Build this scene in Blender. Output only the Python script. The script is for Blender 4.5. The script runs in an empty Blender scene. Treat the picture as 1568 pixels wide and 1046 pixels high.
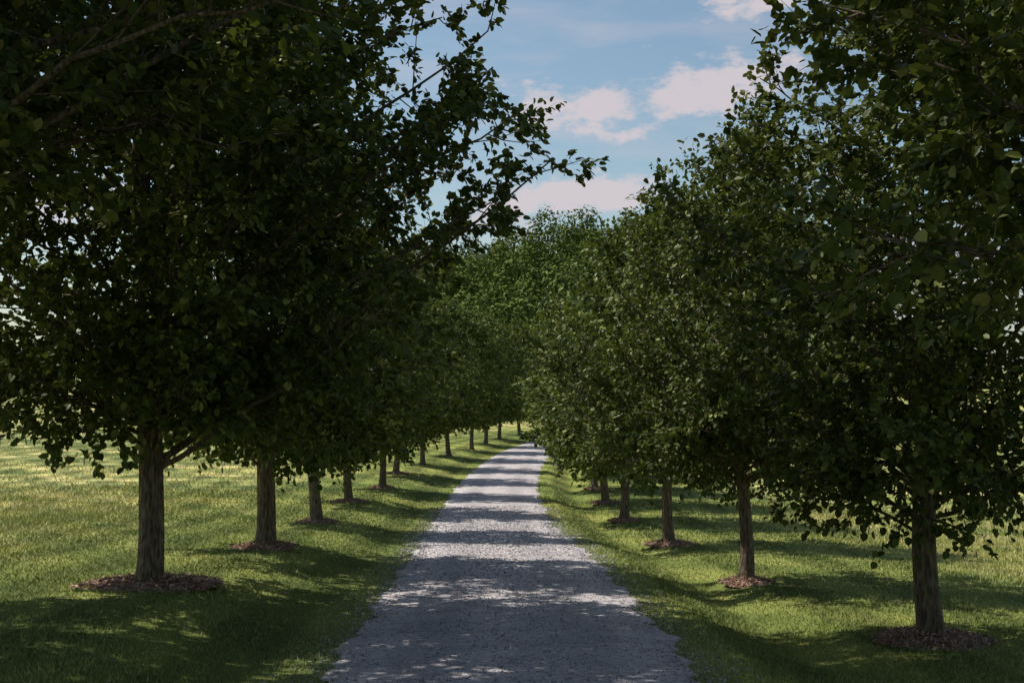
import bpy, math, random
import numpy as np
from mathutils import Vector

rng = np.random.default_rng(7)
random.seed(7)
scene = bpy.context.scene
scene.view_settings.view_transform = 'Standard'
scene.view_settings.look = 'None'
scene.view_settings.exposure = 0
COL = scene.collection

# ------------------------------------------------------------------ terrain
EYE = 1.75
_dy = np.array([-60,-20,0,10,17.4,22,34,48,60,71,90,130,200,2600.])
_dz = np.array([1.3,1.5,1.75,2.3,2.65,2.9,3.6,3.84,3.9,3.95,4.0,4.1,4.1,4.1])
_gy = np.arange(-60,400,0.25)
_gz = np.interp(_gy,_dy,_dz)
k = np.hanning(33); k/=k.sum()
_gz = np.convolve(np.pad(_gz,16,mode='edge'),k,'valid')
def drop(y): return np.interp(y,_gy,_gz)
_cy = np.array([-60,0,10,22,34,48,60,71,80,90,98,110,122,140,2600.])
_cx = np.array([0,0,0.02,-.16,-.52,-.62,-.25,.35,1.1,2.4,3.9,7.0,11,18.5,18.5])
_gc = np.interp(_gy,_cy,_cx)
_gc = np.convolve(np.pad(_gc,16,mode='edge'),k,'valid')
def cx(y): return np.interp(y,_gy,_gc)
def sm(t):
    t=np.clip(t,0,1); return t*t*(3-2*t)
def ground(x,y):
    x=np.asarray(x,float); y=np.asarray(y,float)
    u=x-cx(y)
    z=EYE-drop(y)
    z=z+0.25*sm((-u-1.9)/2.0)+0.9*sm((-u-7)/60)*sm((y-5)/40)
    z=z-0.17*np.exp(-((u-2.75)/0.55)**2)*sm((u-1.8)/.4)-0.10*sm((u-2.2)/1.2)-0.5*sm((u-5)/14)
    z=z+0.05*np.sin(x*.9+y*.31)*np.sin(y*.55-x*.2)*sm((np.abs(u)-3.5)/4)
    z=z+22*sm((y-150)/110)*np.exp(-((x-30)/60)**2)*sm((520-y)/200)
    z=z+0.5*np.sin(x*.07+1)*np.sin(y*.05)*sm((np.abs(u)-12)/25)
    z=z+11*sm((y-230)/420)
    return z

def mk(name,V,F,mats,midx=None,attrs=None,smooth=None,link=True):
    V=np.asarray(V,np.float32); F=np.asarray(F,np.int32)
    me=bpy.data.meshes.new(name)
    n,kk=F.shape
    me.vertices.add(len(V)); me.vertices.foreach_set('co',V.ravel())
    me.loops.add(n*kk); me.loops.foreach_set('vertex_index',F.ravel())
    me.polygons.add(n); me.polygons.foreach_set('loop_start',np.arange(0,n*kk,kk,dtype=np.int32))
    for m in mats: me.materials.append(m)
    if midx is not None: me.polygons.foreach_set('material_index',np.asarray(midx,np.int32))
    me.update(calc_edges=True)
    if smooth is None: smooth=np.zeros(n,bool)
    me.polygons.foreach_set('use_smooth',np.asarray(smooth,bool))
    for an,(dom,arr) in (attrs or {}).items():
        a=me.attributes.new(an,'FLOAT',dom); a.data.foreach_set('value',np.asarray(arr,np.float32))
    me.update()
    if link:
        ob=bpy.data.objects.new(name,me); COL.objects.link(ob); return ob
    return me

# ------------------------------------------------------------------ materials
def newmat(name):
    m=bpy.data.materials.new(name); m.use_nodes=True
    nt=m.node_tree; nt.nodes.clear()
    return m,nt,nt.nodes,nt.links
def ramp(N,pts):
    r=N.new('ShaderNodeValToRGB'); e=r.color_ramp.elements
    while len(e)<len(pts): e.new(0.5)
    for i,(p,c) in enumerate(pts):
        e[i].position=p; e[i].color=(*c,1)
    return r
def noise(N,L,vec,scale,detail=4,rough=.6):
    n=N.new('ShaderNodeTexNoise'); n.inputs['Scale'].default_value=scale
    n.inputs['Detail'].default_value=detail; n.inputs['Roughness'].default_value=rough
    if vec is not None: L.new(vec,n.inputs['Vector'])
    return n
def mixc(N,L,a,b,f,mode='MIX'):
    m=N.new('ShaderNodeMix'); m.data_type='RGBA'; m.blend_type=mode
    for s,v in ((6,a),(7,b),(0,f)):
        if isinstance(v,(tuple,list)): m.inputs[s].default_value=(*v,1)
        elif isinstance(v,(int,float)): m.inputs[s].default_value=v
        else: L.new(v,m.inputs[s])
    return m.outputs[2]
def mathn(N,L,op,a,b=None,clamp=False):
    m=N.new('ShaderNodeMath'); m.operation=op; m.use_clamp=clamp
    for i,v in enumerate((a,b)):
        if v is None: continue
        if isinstance(v,(int,float)): m.inputs[i].default_value=v
        else: L.new(v,m.inputs[i])
    return m.outputs[0]

def leaf_mat(name,cols,trans=.25,tcol=(.12,.17,.03),spec=.35,rough=.5):
    m,nt,N,L=newmat(name)
    at=N.new('ShaderNodeAttribute'); at.attribute_name='rnd'
    r=ramp(N,cols); L.new(at.outputs['Fac'],r.inputs[0])
    oi=N.new('ShaderNodeObjectInfo')
    vv=mathn(N,L,'ADD',mathn(N,L,'MULTIPLY',oi.outputs['Random'],.3),.85)
    hsv=N.new('ShaderNodeHueSaturation'); L.new(r.outputs[0],hsv.inputs['Color']); L.new(vv,hsv.inputs['Value'])
    p=N.new('ShaderNodeBsdfPrincipled'); L.new(hsv.outputs[0],p.inputs['Base Color'])
    p.inputs['Roughness'].default_value=rough; p.inputs['Specular IOR Level'].default_value=spec
    o=N.new('ShaderNodeOutputMaterial')
    if trans>0:
        t=N.new('ShaderNodeBsdfTranslucent'); t.inputs[0].default_value=(*tcol,1)
        mx=N.new('ShaderNodeMixShader'); mx.inputs[0].default_value=trans
        L.new(p.outputs[0],mx.inputs[1]); L.new(t.outputs[0],mx.inputs[2]); L.new(mx.outputs[0],o.inputs[0])
    else: L.new(p.outputs[0],o.inputs[0])
    return m
M_leaf=leaf_mat('maple_leaves',[(0,(.032,.052,.012)),(.45,(.074,.104,.024)),(.8,(.17,.20,.046)),(1,(.32,.32,.10))],.11,(.22,.27,.04),spec=.14,rough=.5)
M_wood=leaf_mat('woodland_leaves',[(0,(.060,.092,.022)),(.5,(.112,.152,.034)),(1,(.19,.215,.055))],0,spec=.05,rough=.8)
M_shrub=leaf_mat('shrub_leaves',[(0,(.13,.15,.03)),(1,(.25,.25,.05))],0,spec=.1)

def bark():
    m,nt,N,L=newmat('bark')
    tc=N.new('ShaderNodeTexCoord'); mp=N.new('ShaderNodeMapping'); L.new(tc.outputs['Object'],mp.inputs[0])
    mp.inputs['Scale'].default_value=(16,16,3.2)
    n=noise(N,L,mp.outputs[0],2.2,8,.7)
    w=N.new('ShaderNodeTexVoronoi'); w.inputs['Scale'].default_value=2.2; L.new(mp.outputs[0],w.inputs['Vector'])
    mm=mathn(N,L,'ADD',mathn(N,L,'MULTIPLY',n.outputs[0],.7),mathn(N,L,'MULTIPLY',w.outputs[0],.4))
    r=ramp(N,[(.3,(.035,.025,.018)),(.55,(.16,.12,.083)),(.8,(.34,.28,.21))]); L.new(mm,r.inputs[0])
    p=N.new('ShaderNodeBsdfPrincipled'); p.inputs['Roughness'].default_value=.9; L.new(r.outputs[0],p.inputs['Base Color'])
    p.inputs['Specular IOR Level'].default_value=.2
    b=N.new('ShaderNodeBump'); b.inputs['Strength'].default_value=1; b.inputs['Distance'].default_value=.03
    L.new(mm,b.inputs['Height']); L.new(b.outputs[0],p.inputs['Normal'])
    o=N.new('ShaderNodeOutputMaterial'); L.new(p.outputs[0],o.inputs[0]); return m
M_bark=bark()

def ground_mat():
    m,nt,N,L=newmat('grass_ground')
    tc=N.new('ShaderNodeTexCoord'); P=tc.outputs['Object']
    at=N.new('ShaderNodeAttribute'); at.attribute_name='lat'
    mp=N.new('ShaderNodeMapping'); mp.inputs['Scale'].default_value=(.3,1.0,1); mp.inputs['Rotation'].default_value=(0,0,.2); L.new(P,mp.inputs[0])
    n1=noise(N,L,mp.outputs[0],.5,6,.7)
    n2=noise(N,L,P,9,5,.75)
    n3=noise(N,L,P,60,3,.7)
    n4=noise(N,L,mp.outputs[0],.07,4,.6)
    mown=ramp(N,[(.3,(.15,.19,.048)),(.55,(.28,.30,.09)),(.75,(.46,.435,.155))])
    s=mathn(N,L,'ADD',mathn(N,L,'MULTIPLY',n1.outputs[0],.65),mathn(N,L,'MULTIPLY',n2.outputs[0],.35)); L.new(s,mown.inputs[0])
    field=ramp(N,[(.41,(.145,.20,.055)),(.5,(.38,.375,.13)),(.57,(.70,.60,.29))]); L.new(s,field.inputs[0])
    f=N.new('ShaderNodeMapRange'); f.inputs[1].default_value=6.0; f.inputs[2].default_value=9.5; L.new(at.outputs['Fac'],f.inputs[0])
    c=mixc(N,L,mown.outputs[0],field.outputs[0],f.outputs[0])
    ml=mathn(N,L,'SINE',mathn(N,L,'ADD',mathn(N,L,'MULTIPLY',at.outputs['Fac'],4.2),mathn(N,L,'MULTIPLY',n1.outputs[0],1.5)))
    mlr=N.new('ShaderNodeMapRange'); mlr.inputs[1].default_value=-.5; mlr.inputs[2].default_value=.5; mlr.inputs[3].default_value=.70; mlr.inputs[4].default_value=1.14; L.new(ml,mlr.inputs[0])
    cm=N.new('ShaderNodeCombineColor'); L.new(mlr.outputs[0],cm.inputs[0]); L.new(mlr.outputs[0],cm.inputs[1]); L.new(mlr.outputs[0],cm.inputs[2])
    c=mixc(N,L,c,cm.outputs[0],1.0,'MULTIPLY')
    wv=N.new('ShaderNodeTexWave'); wv.bands_direction='X'; wv.inputs['Scale'].default_value=.16; wv.inputs['Distortion'].default_value=1.2; wv.inputs['Detail'].default_value=2
    mp3=N.new('ShaderNodeMapping'); mp3.inputs['Rotation'].default_value=(0,0,-.5); L.new(P,mp3.inputs[0]); L.new(mp3.outputs[0],wv.inputs['Vector'])
    ws=ramp(N,[(.25,(.70,.77,.70)),(.75,(1.16,1.12,1.08))]); L.new(wv.outputs['Fac'],ws.inputs[0])
    c=mixc(N,L,c,ws.outputs[0],1.0,'MULTIPLY')
    w4=ramp(N,[(.38,(.58,.67,.60)),(.6,(1.08,1.05,1.0))]); L.new(n4.outputs[0],w4.inputs[0])
    c=mixc(N,L,c,w4.outputs[0],1.0,'MULTIPLY')
    v=ramp(N,[(.3,(.6,.6,.6)),(.7,(1.2,1.2,1.2))]); L.new(n3.outputs[0],v.inputs[0])
    c=mixc(N,L,c,v.outputs[0],1.0,'MULTIPLY')
    p=N.new('ShaderNodeBsdfPrincipled'); p.inputs['Roughness'].default_value=.95; p.inputs['Specular IOR Level'].default_value=.1
    L.new(c,p.inputs['Base Color'])
    b=N.new('ShaderNodeBump'); b.inputs['Strength'].default_value=.5; b.inputs['Distance'].default_value=.04
    hh=mathn(N,L,'ADD',n2.outputs[0],mathn(N,L,'MULTIPLY',n3.outputs[0],.5)); L.new(hh,b.inputs['Height']); L.new(b.outputs[0],p.inputs['Normal'])
    o=N.new('ShaderNodeOutputMaterial'); L.new(p.outputs[0],o.inputs[0]); return m
M_ground=ground_mat()

def road_mat():
    m,nt,N,L=newmat('gravel_surface')
    tc=N.new('ShaderNodeTexCoord'); P=tc.outputs['Object']
    at=N.new('ShaderNodeAttribute'); at.attribute_name='lat'
    v=N.new('ShaderNodeTexVoronoi'); v.inputs['Scale'].default_value=42; L.new(P,v.inputs['Vector'])
    v2=N.new('ShaderNodeTexVoronoi'); v2.inputs['Scale'].default_value=16; L.new(P,v2.inputs['Vector'])
    n=noise(N,L,P,1.6,6,.7); n2=noise(N,L,P,14,5,.75)
    sep=N.new('ShaderNodeSeparateColor'); L.new(v.outputs['Color'],sep.inputs[0])
    sep2=N.new('ShaderNodeSeparateColor'); L.new(v2.outputs['Color'],sep2.inputs[0])
    s=mathn(N,L,'ADD',mathn(N,L,'MULTIPLY',sep.outputs[0],.3),mathn(N,L,'MULTIPLY',n2.outputs[0],.5))
    s=mathn(N,L,'ADD',s,mathn(N,L,'MULTIPLY',sep2.outputs[0],.2))
    r=ramp(N,[(.12,(.18,.165,.165)),(.45,(.53,.485,.485)),(.85,(.82,.76,.765))]); L.new(s,r.inputs[0])
    a=mathn(N,L,'ABSOLUTE',mathn(N,L,'SUBTRACT',at.outputs['Fac'],.72))
    tr=N.new('ShaderNodeMapRange'); tr.inputs[1].default_value=.45; tr.inputs[2].default_value=.1; L.new(a,tr.inputs[0])
    trf=mathn(N,L,'MULTIPLY',tr.outputs[0],mathn(N,L,'MULTIPLY',n.outputs[0],1.3),True)
    c=mixc(N,L,r.outputs[0],(.35,.335,.345),mathn(N,L,'MULTIPLY',trf,.8))
    big=ramp(N,[(.3,(.66,.66,.68)),(.7,(1.13,1.1,1.1))]); L.new(n.outputs[0],big.inputs[0])
    c=mixc(N,L,c,big.outputs[0],1.0,'MULTIPLY')
    p=N.new('ShaderNodeBsdfPrincipled'); p.inputs['Roughness'].default_value=.9; p.inputs['Specular IOR Level'].default_value=.2
    L.new(c,p.inputs['Base Color'])
    b=N.new('ShaderNodeBump'); b.inputs['Strength'].default_value=.8; b.inputs['Distance'].default_value=.02
    hh=mathn(N,L,'SUBTRACT',n2.outputs[0],mathn(N,L,'MULTIPLY',v.outputs['Distance'],.6)); L.new(hh,b.inputs['Height']); L.new(b.outputs[0],p.inputs['Normal'])
    o=N.new('ShaderNodeOutputMaterial'); L.new(p.outputs[0],o.inputs[0]); return m
M_road=road_mat()

def simple_rnd(name,cols,rough=.9):
    m,nt,N,L=newmat(name)
    at=N.new('ShaderNodeAttribute'); at.attribute_name='rnd'
    r=ramp(N,cols); L.new(at.outputs['Fac'],r.inputs[0])
    p=N.new('ShaderNodeBsdfPrincipled'); p.inputs['Roughness'].default_value=rough; p.inputs['Specular IOR Level'].default_value=.2
    L.new(r.outputs[0],p.inputs['Base Color'])
    o=N.new('ShaderNodeOutputMaterial'); L.new(p.outputs[0],o.inputs[0]); return m
M_peb=simple_rnd('pebbles',[(0,(.12,.115,.115)),(.5,(.38,.355,.36)),(1,(.66,.63,.64))])
M_chip=simple_rnd('bark_chips',[(0,(.14,.075,.055)),(.5,(.42,.26,.195)),(1,(.66,.50,.40))])
M_blade=simple_rnd('grass_blades',[(0,(.14,.19,.047)),(.5,(.29,.32,.09)),(.75,(.46,.44,.15)),(1,(.72,.62,.33))],.7)

# ------------------------------------------------------------------ ground sheet
ys=[-60.]
while ys[-1]<2500:
    y=ys[-1]; ys.append(y+(2 if y<-10 else .5 if y<130 else 3 if y<330 else 40))
ys=np.array(ys)
us=np.array([-1600,-1000,-600,-400,-280,-200,-150,-110,-80,-60,-45,-34,-26,-20,-16,-13,-11,-9.5,-8.2,-7,-6,-5.2,-4.5,-3.9,-3.4,-2.9,-2.4,-1.9,0,1.8,2.0,2.2,2.4,2.6,2.8,3.0,3.2,3.5,3.9,4.5,5.2,6,7,8.2,9.5,11,13,16,20,26,34,45,60,80,110,150,200,280,400,600,1000,1600.])
U,Y=np.meshgrid(us,ys); X=U+cx(Y); Z=ground(X,Y)
nr,nc=U.shape
idx=np.arange(nr*nc).reshape(nr,nc)
F=np.stack([idx[:-1,:-1],idx[:-1,1:],idx[1:,1:],idx[1:,:-1]],-1).reshape(-1,4)
mk('ground',np.stack([X,Y,Z],-1).reshape(-1,3),F,[M_ground],attrs={'lat':('POINT',np.abs(U).ravel())},smooth=np.ones(len(F),bool))

def edge(y,side):
    ph=0 if side<0 else 5.1
    return 1.54+.05*np.sin(y*1.7+ph)+.045*np.sin(y*4.3+ph*2)+.03*np.sin(y*9.7+ph)+.03*np.sin(y*17.1+ph)
ry=np.arange(-30,138,.125)
fr=np.array([-1,-.96,-.7,-.4,0,.4,.7,.96,1.])
RU=np.where(fr[None,:]<0,fr[None,:]*edge(ry,-1)[:,None],fr[None,:]*edge(ry,1)[:,None])
RY=np.repeat(ry[:,None],9,1); RX=RU+cx(RY)
RZ=EYE-drop(RY)+.012+.03*(1-fr[None,:]**2)
RZ[:,0]-=.025; RZ[:,-1]-=.025
idx=np.arange(RU.size).reshape(RU.shape)
F=np.stack([idx[:-1,:-1],idx[:-1,1:],idx[1:,1:],idx[1:,:-1]],-1).reshape(-1,4)
mk('gravel_road',np.stack([RX,RY,RZ],-1).reshape(-1,3),F,[M_road],attrs={'lat':('POINT',np.abs(RU).ravel())},smooth=np.ones(len(F),bool))

# loose stones
n=30000
d=8.5*np.exp(rng.random(n)*math.log(40/8.5))
w=rng.random(n)
u=np.where(w<.6,rng.normal(0,1,n)*.9,np.sign(rng.random(n)-.5)*(1.54+rng.normal(0,.16,n)))
u=np.clip(u,-1.95,1.95)
s=(.005+.009*rng.random(n)**2)*np.clip(d/14,1,2)
c=np.stack([u+cx(d),d,ground(u+cx(d),d)+np.where(np.abs(u)<1.45,.03*(1-(u/1.54)**2)+.012,0)+s*.2],-1)
octv=np.array([[1,0,0],[0,1,0],[-1,0,0],[0,-1,0],[0,0,.7],[0,0,-.7]])
V=octv[None]*(s[:,None,None])*(.6+.8*rng.random((n,6,1)))
a=rng.random(n)*6.28; ca,sa=np.cos(a)[:,None],np.sin(a)[:,None]
V=np.stack([V[...,0]*ca-V[...,1]*sa,V[...,0]*sa+V[...,1]*ca,V[...,2]],-1)+c[:,None]
of=np.array([[0,1,4],[1,2,4],[2,3,4],[3,0,4],[1,0,5],[2,1,5],[3,2,5],[0,3,5]])
F=(of[None]+np.arange(n)[:,None,None]*6).reshape(-1,3)
mk('gravel',V.reshape(-1,3),F,[M_peb],attrs={'rnd':('FACE',np.repeat(rng.random(n),8))})

# ------------------------------------------------------------------ trees
def tube(pts,rad,k):
    pts=np.asarray(pts,float); rad=np.asarray(rad,float); n=len(pts)
    t=np.gradient(pts,axis=0); t/=np.linalg.norm(t,axis=1,keepdims=True)+1e-9
    ref=np.array([0.31,.17,.0])+np.array([0,0,1.])*(abs(t[0,2])<.7)
    a=np.cross(t,ref); a/=np.linalg.norm(a,axis=1,keepdims=True)+1e-9
    b=np.cross(t,a)
    ang=np.arange(k)*2*math.pi/k
    V=pts[:,None]+rad[:,None,None]*(np.cos(ang)[None,:,None]*a[:,None]+np.sin(ang)[None,:,None]*b[:,None])
    i=np.arange(n-1)[:,None]*k; j=np.arange(k)[None]; j2=(j+1)%k
    F=np.stack([i+j,i+j2,i+k+j2,i+k+j],-1).reshape(-1,4)
    return V.reshape(-1,3),F

def make_tree(seed,H,rm,hb,nl,leaf,dens=10,r0=.14,extra=(),nsec=11,peak=.3,low=.62,top=2.1,far=False,cone=.08):
    R=np.random.default_rng(seed)
    VV=[];FF=[];off=0
    def add(V,F):
        nonlocal off
        VV.append(V);FF.append(F+off);off+=len(V)
    def env(t):
        t=np.clip(t,0,1)
        if t<peak: return rm*(low+(1-low)*math.sin(math.pi/2*t/peak))
        q=(t-peak)/(1-peak); return rm*(1-q**top)**.75
    hz=np.concatenate([[-.15,0,.06,.15,.3],np.linspace(.6,H*.93,22)])
    wx=R.normal(0,1,4)
    tx=.06*np.sin(hz*.9+wx[0])+.03*np.sin(hz*2.1+wx[1]); ty=.06*np.sin(hz*.8+wx[2])+.03*np.sin(hz*1.9+wx[3])
    tx-=np.interp(0,hz,tx); ty-=np.interp(0,hz,ty)
    rad=r0*np.clip(1-hz/(H*.97),.02,1)**.8; rad[:5]=r0*np.array([1.6,1.42,1.22,1.08,1.0])
    V,F=tube(np.stack([tx,ty,hz],-1),rad,14)
    ang=np.tile(np.arange(14)*2*math.pi/14,len(hz)); hh=np.repeat(hz,14)
    cxy=np.stack([np.repeat(tx,14),np.repeat(ty,14)],-1)
    f=1+(.07*np.sin(ang*3+wx[0]+hh*.5)+.05*np.sin(ang*5+wx[1]-hh))*(1+1.5*np.exp(-np.maximum(hh,0)*6))
    V[:,:2]=cxy+(V[:,:2]-cxy)*f[:,None]
    add(V,F)
    def tr(h): return np.array([np.interp(h,hz,tx),np.interp(h,hz,ty),h])
    twp=[];twd=[]
    limbs=[]
    for i in range(nl):
        t=(i+.5)/nl; t=t**.95
        he=hb+(H-hb)*t
        az=i*2.39996+R.normal(0,.25)
        r=env(t)*R.uniform(.74,1.12)
        limbs.append((az,max(he+R.normal(0,.12),hb+cone*r),r))
    limbs+=list(extra)
    for (az,he,r) in limbs:
        hs=he-r*R.uniform(.5,.95)
        hs=max(hs,hb*.82+.7*R.random()); hs=min(hs,H*.86)
        p0=tr(hs); o=np.array([math.cos(az),math.sin(az),0])
        p2=np.array([o[0]*r,o[1]*r,he])
        mid=(p0+p2)/2+np.array([0,0,.10*r])*R.uniform(-1,1)+R.normal(0,.08,3)*r*.5
        if he<hb+.9: mid[2]+=.22*r
        s=np.linspace(0,1,10)[:,None]
        P=(1-s)**2*p0+2*s*(1-s)*mid+s*s*p2
        P[1:-1]+=R.normal(0,.03,(8,3))
        rb=min(r0*.27,.008+.0068*r)
        Pd=P[::3] if far else P; sd_=s[::3,0] if far else s[:,0]
        add(*tube(Pd,rb*(1-.85*sd_)+.003,4 if far else 6))
        ns=max(5,int(nsec*(.55+.45*r/rm)))
        for j in range(ns):
            q=.12+.88*(j+R.random())/ns
            b=np.array([np.interp(q,s[:,0],P[:,c_]) for c_ in range(3)])
            dirv=(p2-p0)/np.linalg.norm(p2-p0)*.7+R.normal(0,.62,3)+np.array([0,0,.22])
            dirv/=np.linalg.norm(dirv)
            L=(.32*rm*(1.15-.6*q))*R.uniform(.6,1.15)
            e=b+dirv*L
            zmin=hb-.15+cone*max(0,math.hypot(e[0],e[1])-.5)
            if e[2]<zmin: e[2]=zmin+.25*R.random()
            m_=(b+e)/2+R.normal(0,.05,3)
            if not far:
                ss=np.linspace(0,1,4)[:,None]
                Q=(1-ss)**2*b+2*ss*(1-ss)*m_+ss*ss*e
                add(*tube(Q,.008*(1-.8*ss[:,0])+.002,3))
            nt_=6
            for g in range(nt_):
                q2=.2+.8*(g+R.random())/nt_
                bb=b+(e-b)*q2
                dd=dirv*.6+R.normal(0,.55,3); dd/=np.linalg.norm(dd)
                l=R.uniform(.2,.42)
                twp.append(bb);twd.append(dd*l)
    for i in range(int(34*H/8)):
        h=R.uniform(hb+.25,H*.85); b=tr(h); aa=R.random()*6.28
        dd=np.array([math.cos(aa),math.sin(aa),R.uniform(.1,.9)]); dd/=np.linalg.norm(dd)
        L=R.uniform(.5,1.1)
        add(*tube(np.array([b,b+dd*L]),[.007,.002],3))
        for g in range(6):
            d2=dd*.5+R.normal(0,.6,3); d2/=np.linalg.norm(d2)
            twp.append(b+dd*L*R.uniform(.3,1)); twd.append(d2*R.uniform(.2,.4))
    for i in range(14):
        h=H*R.uniform(.82,.97); b=tr(min(h,H*.92)); dd=R.normal(0,.45,3)+np.array([0,0,1.]); dd/=np.linalg.norm(dd)
        L=R.uniform(.4,.8)
        add(*tube(np.array([b,b+dd*L]),[.008,.002],4))
        for g in range(7):
            d2=dd*.6+R.normal(0,.5,3); d2/=np.linalg.norm(d2)
            twp.append(b+dd*L*R.uniform(.1,1)); twd.append(d2*R.uniform(.2,.35))
    twp=np.array(twp);twd=np.array(twd); nt_=len(twp)
    if not far:
        a=np.cross(twd,R.normal(0,1,(nt_,3))); a/=np.linalg.norm(a,axis=1,keepdims=True)
        tv=np.stack([twp+a*.003,twp-a*.003,twp+twd-a*.001,twp+twd+a*.001],1).reshape(-1,3)
        add(tv,np.arange(nt_*4).reshape(-1,4))
    nb=sum(len(f) for f in FF)
    q=np.linspace(.1,1.05,dens)[None,:,None]+R.normal(0,.05,(nt_,dens,1))
    P=twp[:,None]+twd[:,None]*q+R.normal(0,.025,(nt_,dens,3))
    P=P.reshape(-1,3); n=len(P)
    out=P*np.array([1,1,.25])-np.array([0,0,H*.12]); out/=np.linalg.norm(out,axis=1,keepdims=True)
    td=np.repeat(twd/np.linalg.norm(twd,axis=1,keepdims=True),dens,0)
    ax=td*.6+R.normal(0,.55,(n,3))+np.array([0,0,-.2])+out*.3; ax/=np.linalg.norm(ax,axis=1,keepdims=True)
    nm=np.array([0,0,.8])+out*.45+R.normal(0,.5,(n,3))
    sd=np.cross(ax,nm); sd/=np.linalg.norm(sd,axis=1,keepdims=True); nm=np.cross(sd,ax)
    s=leaf*R.uniform(.6,1.2,n)
    if far:
        shp=np.array([[0,0,0],[.36,.45,.07],[0,1,-.06],[-.36,.45,.07]]); fc=np.array([[0,1,2,3]])
    else:
        shp=np.array([[0,0,0],[.36,.22,.07],[.32,.66,.05],[0,1,-.06],[-.32,.66,.05],[-.36,.22,.07]]); fc=np.array([[0,1,2,3],[0,3,4,5]])
    V=P[:,None]+s[:,None,None]*(shp[None,:,0:1]*sd[:,None]+shp[None,:,1:2]*ax[:,None]+shp[None,:,2:3]*nm[:,None])
    F=(fc[None]+np.arange(n)[:,None,None]*len(shp)).reshape(-1,4)
    add(V.reshape(-1,3),F)
    V=np.concatenate(VV);F=np.concatenate(FF)
    nf=len(F); mi=np.zeros(nf,int); mi[nb:]=1
    sm_=np.zeros(nf,bool); sm_[:nb]=True
    rn=np.zeros(nf); rn[nb:]=np.repeat(np.clip(R.normal(.5,.24,n),0,1),len(fc))
    return mk('maple_tree',V,F,[M_bark,M_leaf],mi,{'rnd':('FACE',rn)},sm_,link=False)

mT1=make_tree(11,12.8,3.6,1.55,96,.10,13,.15,extra=[(0.0,4.9,4.6),(.12,5.6,4.3),(-.1,6.3,3.9),(.3,4.4,4.0),(-.35,5.2,4.0),(-.2,4.3,4.0),(.25,6.8,3.4)],nsec=14,peak=.26,low=.42,top=3.6,cone=.36)
mT0=make_tree(12,12.8,4.15,3.6,82,.10,13,.16,nsec=15,peak=.2,low=.8,top=3.4)
mA=make_tree(21,8.4,2.8,1.25,60,.10,11,.14,nsec=12,low=.5,cone=.14)
mB=make_tree(22,7.9,2.65,1.3,56,.10,11,.13,nsec=12,low=.5,cone=.14)
fA=make_tree(31,8.4,2.8,1.3,54,.185,5,.14,far=True,nsec=12,cone=.14)
fB=make_tree(32,7.9,2.65,1.35,50,.185,5,.13,far=True,nsec=12,cone=.14)
mC=make_tree(23,6.6,2.5,1.45,52,.09,10,.115,nsec=12,low=.55)
mR1=make_tree(25,7.7,2.5,1.2,66,.085,11,.13,nsec=13,peak=.3,low=.65)
mR0=make_tree(24,8.8,2.9,2.6,82,.08,15,.14,nsec=15,peak=.15,low=.75)

def tree(me,x,y,rot=0,sc=1,sz=None):
    o=bpy.data.objects.new('maple_tree',me); COL.objects.link(o)
    o.location=(x,y,float(ground(x,y))-.02); o.rotation_euler=(0,0,rot); o.scale=(sc,sc,sz or sc)
    return o
left=[(-4.15,15.0,mT1,0,1,1),(-3.95,21.0,mA,.4,1.1,1.1),(-4.38,29.5,mB,2,1.04,1.1),(-4.8,38.6,fA,3.3,.92,1),(-4.5,45.4,fB,4.2,.93,1.02),
 (-4.75,53.5,fA,5.1,.9,.97),(-4.15,61,fB,.9,.94,1.02),(-3.35,69,fA,1.7,.9,.95),(-2.35,77,fB,2.9,.95,1.02),(-1.7,84.5,fA,.3,.93,.95),(-.9,92.5,fB,3.9,1,1),
 (.6,101,fA,2.2,1,1),(2.8,109,fB,5.,1,1),(6.2,118,fA,1.1,1.05,1.05),(10,127,fB,3.1,1.1,1.1),
 (-4.7,9.0,mT0,0,1,1),(-10.3,11.6,mT0,2.2,1,.9),(-4.9,-.0,mA,1.3,1.15,1.2),(-4.9,-9,fB,1.3,1.1,1.1)]  # second mT0 stands outside the row, added to shade the left foreground
right=[(4.2,13.1,mR1,2.6,1,1),(3.4,19,mC,.7,.9,.98),(3.3,27.4,mC,2.9,1.06,1.08),(3.1,36.3,fB,5.2,1.03,1.0),(3.1,43,fA,2.4,.98,.9),(3.15,50,fB,.6,1.02,.93),
 (3.8,57.5,fA,1.4,1,.88),(4.6,65,fB,3.4,1.05,.93),(6.1,73,fA,4.4,1,.9),(7.9,81,fB,.2,1.05,.95),(10.2,89.5,fA,5.5,1.05,.95),(13.5,98,fB,1.9,1.05,.95),(17.5,106,fA,2.8,1,1),
 (4.2,5.9,mR0,1.0,1,1),(4.7,-2.5,mA,1.9,1.1,1)]
for x,y,me,r,s,z in left+right: tree(me,x,y,r,s,z)

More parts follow.
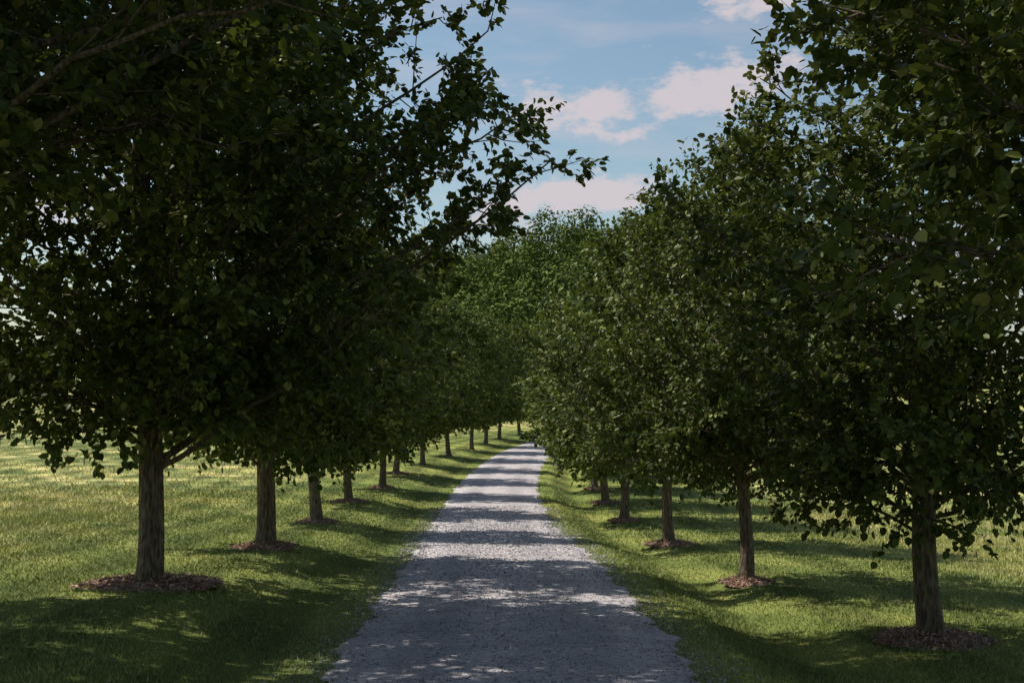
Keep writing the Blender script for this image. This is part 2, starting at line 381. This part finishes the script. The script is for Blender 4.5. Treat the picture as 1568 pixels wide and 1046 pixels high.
def mulch():
    R=np.random.default_rng(5); nr_,na=7,40
    rr=np.linspace(.0,1,nr_); an=np.arange(na)*2*math.pi/na
    rim=1+.10*np.sin(an*3+1)+.06*np.sin(an*7)+R.normal(0,.03,na)
    V=[];
    for r in rr:
        for j in range(na): V.append((r*.72*rim[j]*math.cos(an[j]),r*.72*rim[j]*math.sin(an[j]),.075*(1-r**2.2)-.012+R.normal(0,.004)))
    F=[(i*na+j,i*na+(j+1)%na,(i+1)*na+(j+1)%na,(i+1)*na+j) for i in range(nr_-1) for j in range(na)]
    V=np.array(V);F=np.array(F)
    n=1800; r=np.sqrt(R.random(n))*.80; a=R.random(n)*6.28
    c=np.stack([r*np.cos(a),r*np.sin(a),np.maximum(.075*(1-(r/.72)**2.2),0)+.004+R.random(n)*.02],-1)
    ax=R.normal(0,1,(n,3))*[1,1,.35]; ax/=np.linalg.norm(ax,axis=1,keepdims=True)
    sd=np.cross(ax,R.normal(0,.5,(n,3))+[0,0,1]); sd/=np.linalg.norm(sd,axis=1,keepdims=True)
    l=(.012+.022*R.random(n))[:,None]; w=(.005+.007*R.random(n))[:,None]
    CV=np.stack([c-ax*l-sd*w,c-ax*l+sd*w,c+ax*l+sd*w,c+ax*l-sd*w],1).reshape(-1,3)
    CF=np.arange(n*4).reshape(-1,4)+len(V)
    rn=np.concatenate([np.full(len(F),.3)+R.normal(0,.12,len(F)),R.random(n)])
    return mk('mulch_bed',np.concatenate([V,CV]),np.concatenate([F,CF]),[M_chip],attrs={'rnd':('FACE',rn)},link=False)
mm=mulch()
mul=[(t[0],t[1]) for t in left[:6]+left[15:16]]+[(t[0],t[1]) for t in right[:6]]
for i,(x,y) in enumerate(mul):
    o=bpy.data.objects.new('mulch_bed',mm); COL.objects.link(o)
    o.location=(x,y,float(ground(x,y))+.012); o.rotation_euler=(0,0,i*1.3)
    s=1.05 if i==0 else (.55,.7,.62,.75)[i%4]; o.scale=(s,s*(.9+.2*((i*37)%5)/5),1)

# ------------------------------------------------------------------ grass blades
def blades(n,d0,d1,hw,hs,seed):
    R=np.random.default_rng(seed)
    d=d0*np.exp(R.random(n)*math.log(d1/d0))
    x=(R.random(n)*2-1)*(d*.42+hw)
    u=x-cx(d)
    keep=(np.abs(u)>edge(d,1)-.1+R.random(n)*.12)
    for mx,my in mul: keep&=((x-mx)**2+(d-my)**2)>.55**2
    x,d,u=x[keep],d[keep],u[keep]; n=len(x)
    fld=sm((np.abs(u)-6)/4)
    cl=.5+.5*np.sin(x*1.9+np.sin(d*1.3)*2)*np.sin(d*1.1+np.sin(x*.8)*2)
    h=(.018+.026*R.random(n)+.018*cl*R.random(n))*(1+fld*1.1)*hs
    w=(.003+.003*R.random(n))*np.clip(d/11,1,4)
    a=R.random(n)*6.28
    c=np.stack([x,d,ground(x,d)-.005],-1)
    sd=np.stack([np.cos(a),np.sin(a),0*a],-1)
    ln=np.stack([R.normal(0,.6,n),R.normal(0,.6,n),np.ones(n)],-1)
    V=np.stack([c-sd*w[:,None],c+sd*w[:,None],c+ln*h[:,None]],1).reshape(-1,3)
    pt=.5+.5*np.sin(x*.35+np.sin(d*.5)*1.5+d*.9)
    ms=.12*np.sign(np.sin(np.abs(u)*4.2+.75))*(1-fld)
    rn=np.clip(R.normal(.38,.15,n)+ms+fld*(.06+.15*cl+.28*pt)+(R.random(n)<.04)*.4,0,1)
    return V,rn
V1,r1=blades(280000,9,45,1.0,1,1)
V2,r2=blades(50000,30,110,2,1.8,2)
V=np.concatenate([V1,V2]); rn=np.concatenate([r1,r2])
mk('grass',V,np.arange(len(V)).reshape(-1,3),[M_blade],attrs={'rnd':('FACE',rn)})

# ------------------------------------------------------------------ distant woodland
def crown_pts(seed,n):
    R=np.random.default_rng(seed)
    K=26
    d=R.normal(0,1,(K,3)); d/=np.linalg.norm(d,axis=1,keepdims=True); d[:,2]=np.abs(d[:,2])*1.0-.25
    cen=d*np.array([.62,.62,.62]); rr=R.uniform(.26,.44,K)
    kk=R.integers(0,K,n)
    v=R.normal(0,1,(n,3)); v/=np.linalg.norm(v,axis=1,keepdims=True)
    P=cen[kk]+v*(rr[kk]*R.uniform(.8,1.08,n))[:,None]
    return P,v
def forest(name,items,mat,npts,size,seed):
    R=np.random.default_rng(seed); Vs=[];rs=[];base=[crown_pts(seed+i,npts) for i in range(4)]
    TV=[];TF=[];to=0
    for (x,y,h,r) in items:
        P,v=base[R.integers(0,4)]
        a=R.random()*6.28; c,s=math.cos(a),math.sin(a)
        rot=np.array([[c,-s,0],[s,c,0],[0,0,1]])
        P=P@rot.T; v=v@rot.T
        gz=float(ground(x,y))
        C=P*np.array([r,r,h*.46])+np.array([x,y,gz+h*.56])
        nn=v+R.normal(0,.5,P.shape)+[0,0,.35]; nn/=np.linalg.norm(nn,axis=1,keepdims=True)
        ax=np.cross(nn,R.normal(0,1,P.shape)); ax/=np.linalg.norm(ax,axis=1,keepdims=True); sd=np.cross(nn,ax)
        q=(size*R.uniform(.6,1.3,len(P)))[:,None]
        Vs.append(np.stack([C-ax*q,C+sd*q*.6+nn*q*.15,C+ax*q,C-sd*q*.6+nn*q*.15],1).reshape(-1,3))
        rs.append(np.clip(R.normal(.5,.2,len(P))+R.normal(0,.2),0,1))
        tv,tf=tube(np.array([[x,y,gz-.3],[x,y,gz+h*.3],[x+.2,y,gz+h*.75]]),[r*.07,r*.05,r*.02],6)
        TV.append(tv);TF.append(tf+to);to+=len(tv)
    V=np.concatenate(Vs); F=np.arange(len(V)).reshape(-1,4)
    tv=np.concatenate(TV);tf=np.concatenate(TF)
    mi=np.concatenate([np.zeros(len(F),int),np.ones(len(tf),int)])
    rn=np.concatenate(rs+[np.zeros(len(tf))])
    return mk(name,np.concatenate([V,tv]),np.concatenate([F,tf+len(V)]),[mat,M_bark],mi,{'rnd':('FACE',rn)})
items=[]
R=np.random.default_rng(3)
for row,(yy,x0,x1,h) in enumerate([(142,-22,50,10),(156,-24,50,13),(172,-24,52,15),(190,-24,56,16.5),(208,-22,58,18),(228,-20,60,19.5),(250,-18,64,19.5)]):
    x=x0+R.random()*3
    while x<x1:
        hh=h*R.uniform(.82,1.12); items.append((x,yy+R.normal(0,3),hh,hh*.31)); x+=hh*.42*R.uniform(.8,1.2)
forest('woodland',items,M_wood,3000,.32,50)
items=[(-175+i*6.2+R.normal(0,1),330+R.normal(0,12),12.5*R.uniform(.8,1.25),5.2) for i in range(14)]
items+=[(-420+i*11+R.normal(0,2),620+R.normal(0,20),13*R.uniform(.8,1.2),7.5) for i in range(34)]
forest('distant_trees',items,M_wood,1200,.7,60)
items=[(-76+i*2.0,188+R.normal(0,1.5),3.4*R.uniform(.8,1.2),2.0) for i in range(5)]
forest('shrub',items,M_shrub,1500,.2,70)

# ------------------------------------------------------------------ light
az=math.radians(30); el=math.radians(53)
S=Vector((-math.cos(az)*math.cos(el),math.sin(az)*math.cos(el),math.sin(el)))
ld=bpy.data.lights.new('sun','SUN'); ld.energy=5.0; ld.angle=math.radians(.5); ld.color=(1,.95,.85)
lo=bpy.data.objects.new('sun',ld); COL.objects.link(lo); lo.rotation_euler=S.to_track_quat('Z','Y').to_euler(); lo.location=S*50

w=bpy.data.worlds.new('sky'); scene.world=w; w.use_nodes=True
try: w.cycles.sampling_method='NONE'
except Exception as ex: print(ex)
nt=w.node_tree; N=nt.nodes; L=nt.links; N.clear()
sk=N.new('ShaderNodeTexSky'); sk.sky_type='NISHITA'; sk.sun_disc=False
sk.sun_elevation=el; sk.sun_rotation=math.atan2(S.x,S.y)
tc=N.new('ShaderNodeTexCoord'); G=tc.outputs['Generated']
sp=N.new('ShaderNodeSeparateXYZ'); L.new(G,sp.inputs[0])
A=mathn(N,L,'ARCTAN2',sp.outputs[0],sp.outputs[1]); E=mathn(N,L,'ARCSINE',sp.outputs[2])
cb=N.new('ShaderNodeCombineXYZ'); L.new(A,cb.inputs[0]); L.new(E,cb.inputs[1])
mp=N.new('ShaderNodeMapping'); mp.inputs['Scale'].default_value=(1,2.0,1); L.new(cb.outputs[0],mp.inputs[0])
nz=noise(N,L,mp.outputs[0],34,6,.62)
clouds=[(865,172,85,28,1.25),(935,212,34,9,.9),(1050,160,66,28,1.1),(1150,125,75,30,1.1),(905,298,90,22,1.7),(1175,12,90,24,1.5),(760,335,55,24,1),
 (60,300,150,80,1),(1440,430,150,60,1)]
tot=None
for (px,py,sx,sy,am) in clouds:
    a0=(px-784)/2000; e0=(590-py)/2000
    dx=mathn(N,L,'DIVIDE',mathn(N,L,'SUBTRACT',A,a0),sx/2000*1.3)
    dy=mathn(N,L,'DIVIDE',mathn(N,L,'SUBTRACT',E,e0),sy/2000*1.3)
    r2=mathn(N,L,'ADD',mathn(N,L,'MULTIPLY',dx,dx),mathn(N,L,'MULTIPLY',dy,dy))
    g=mathn(N,L,'MULTIPLY',mathn(N,L,'POWER',2.718,mathn(N,L,'MULTIPLY',r2,-1)),am)
    tot=g if tot is None else mathn(N,L,'ADD',tot,g)
dens=mathn(N,L,'ADD',tot,mathn(N,L,'MULTIPLY',mathn(N,L,'SUBTRACT',nz.outputs[0],.5),3.0))
mr=N.new('ShaderNodeMapRange'); mr.interpolation_type='SMOOTHSTEP'; mr.inputs[1].default_value=.35; mr.inputs[2].default_value=1.15; L.new(dens,mr.inputs[0])
mp2=N.new('ShaderNodeMapping'); mp2.inputs['Scale'].default_value=(1,5,1); mp2.inputs['Rotation'].default_value=(0,0,.12); L.new(cb.outputs[0],mp2.inputs[0])
nv=noise(N,L,mp2.outputs[0],7,4,.6)
vr=N.new('ShaderNodeMapRange'); vr.inputs[1].default_value=.45; vr.inputs[2].default_value=.8; vr.inputs[4].default_value=.4; L.new(nv.outputs[0],vr.inputs[0])
fac=mathn(N,L,'MAXIMUM',mathn(N,L,'MULTIPLY',mr.outputs[0],.9),vr.outputs[0])
sky=mixc(N,L,sk.outputs[0],(1.06,1.12,1.06),1.0,'MULTIPLY')
c=mixc(N,L,sky,(6.9,6.2,6.5),fac)
bg=N.new('ShaderNodeBackground'); bg.inputs['Strength'].default_value=.096; L.new(c,bg.inputs[0])
o=N.new('ShaderNodeOutputWorld'); L.new(bg.outputs[0],o.inputs[0])

# ------------------------------------------------------------------ camera
cd=bpy.data.cameras.new('camera'); cd.sensor_width=36; cd.lens=36*2000/1568; cd.clip_end=6000; cd.clip_start=.05
co=bpy.data.objects.new('camera',cd); COL.objects.link(co)
co.location=(0,0,EYE); co.rotation_euler=(math.radians(91.92),0,0)
scene.camera=co
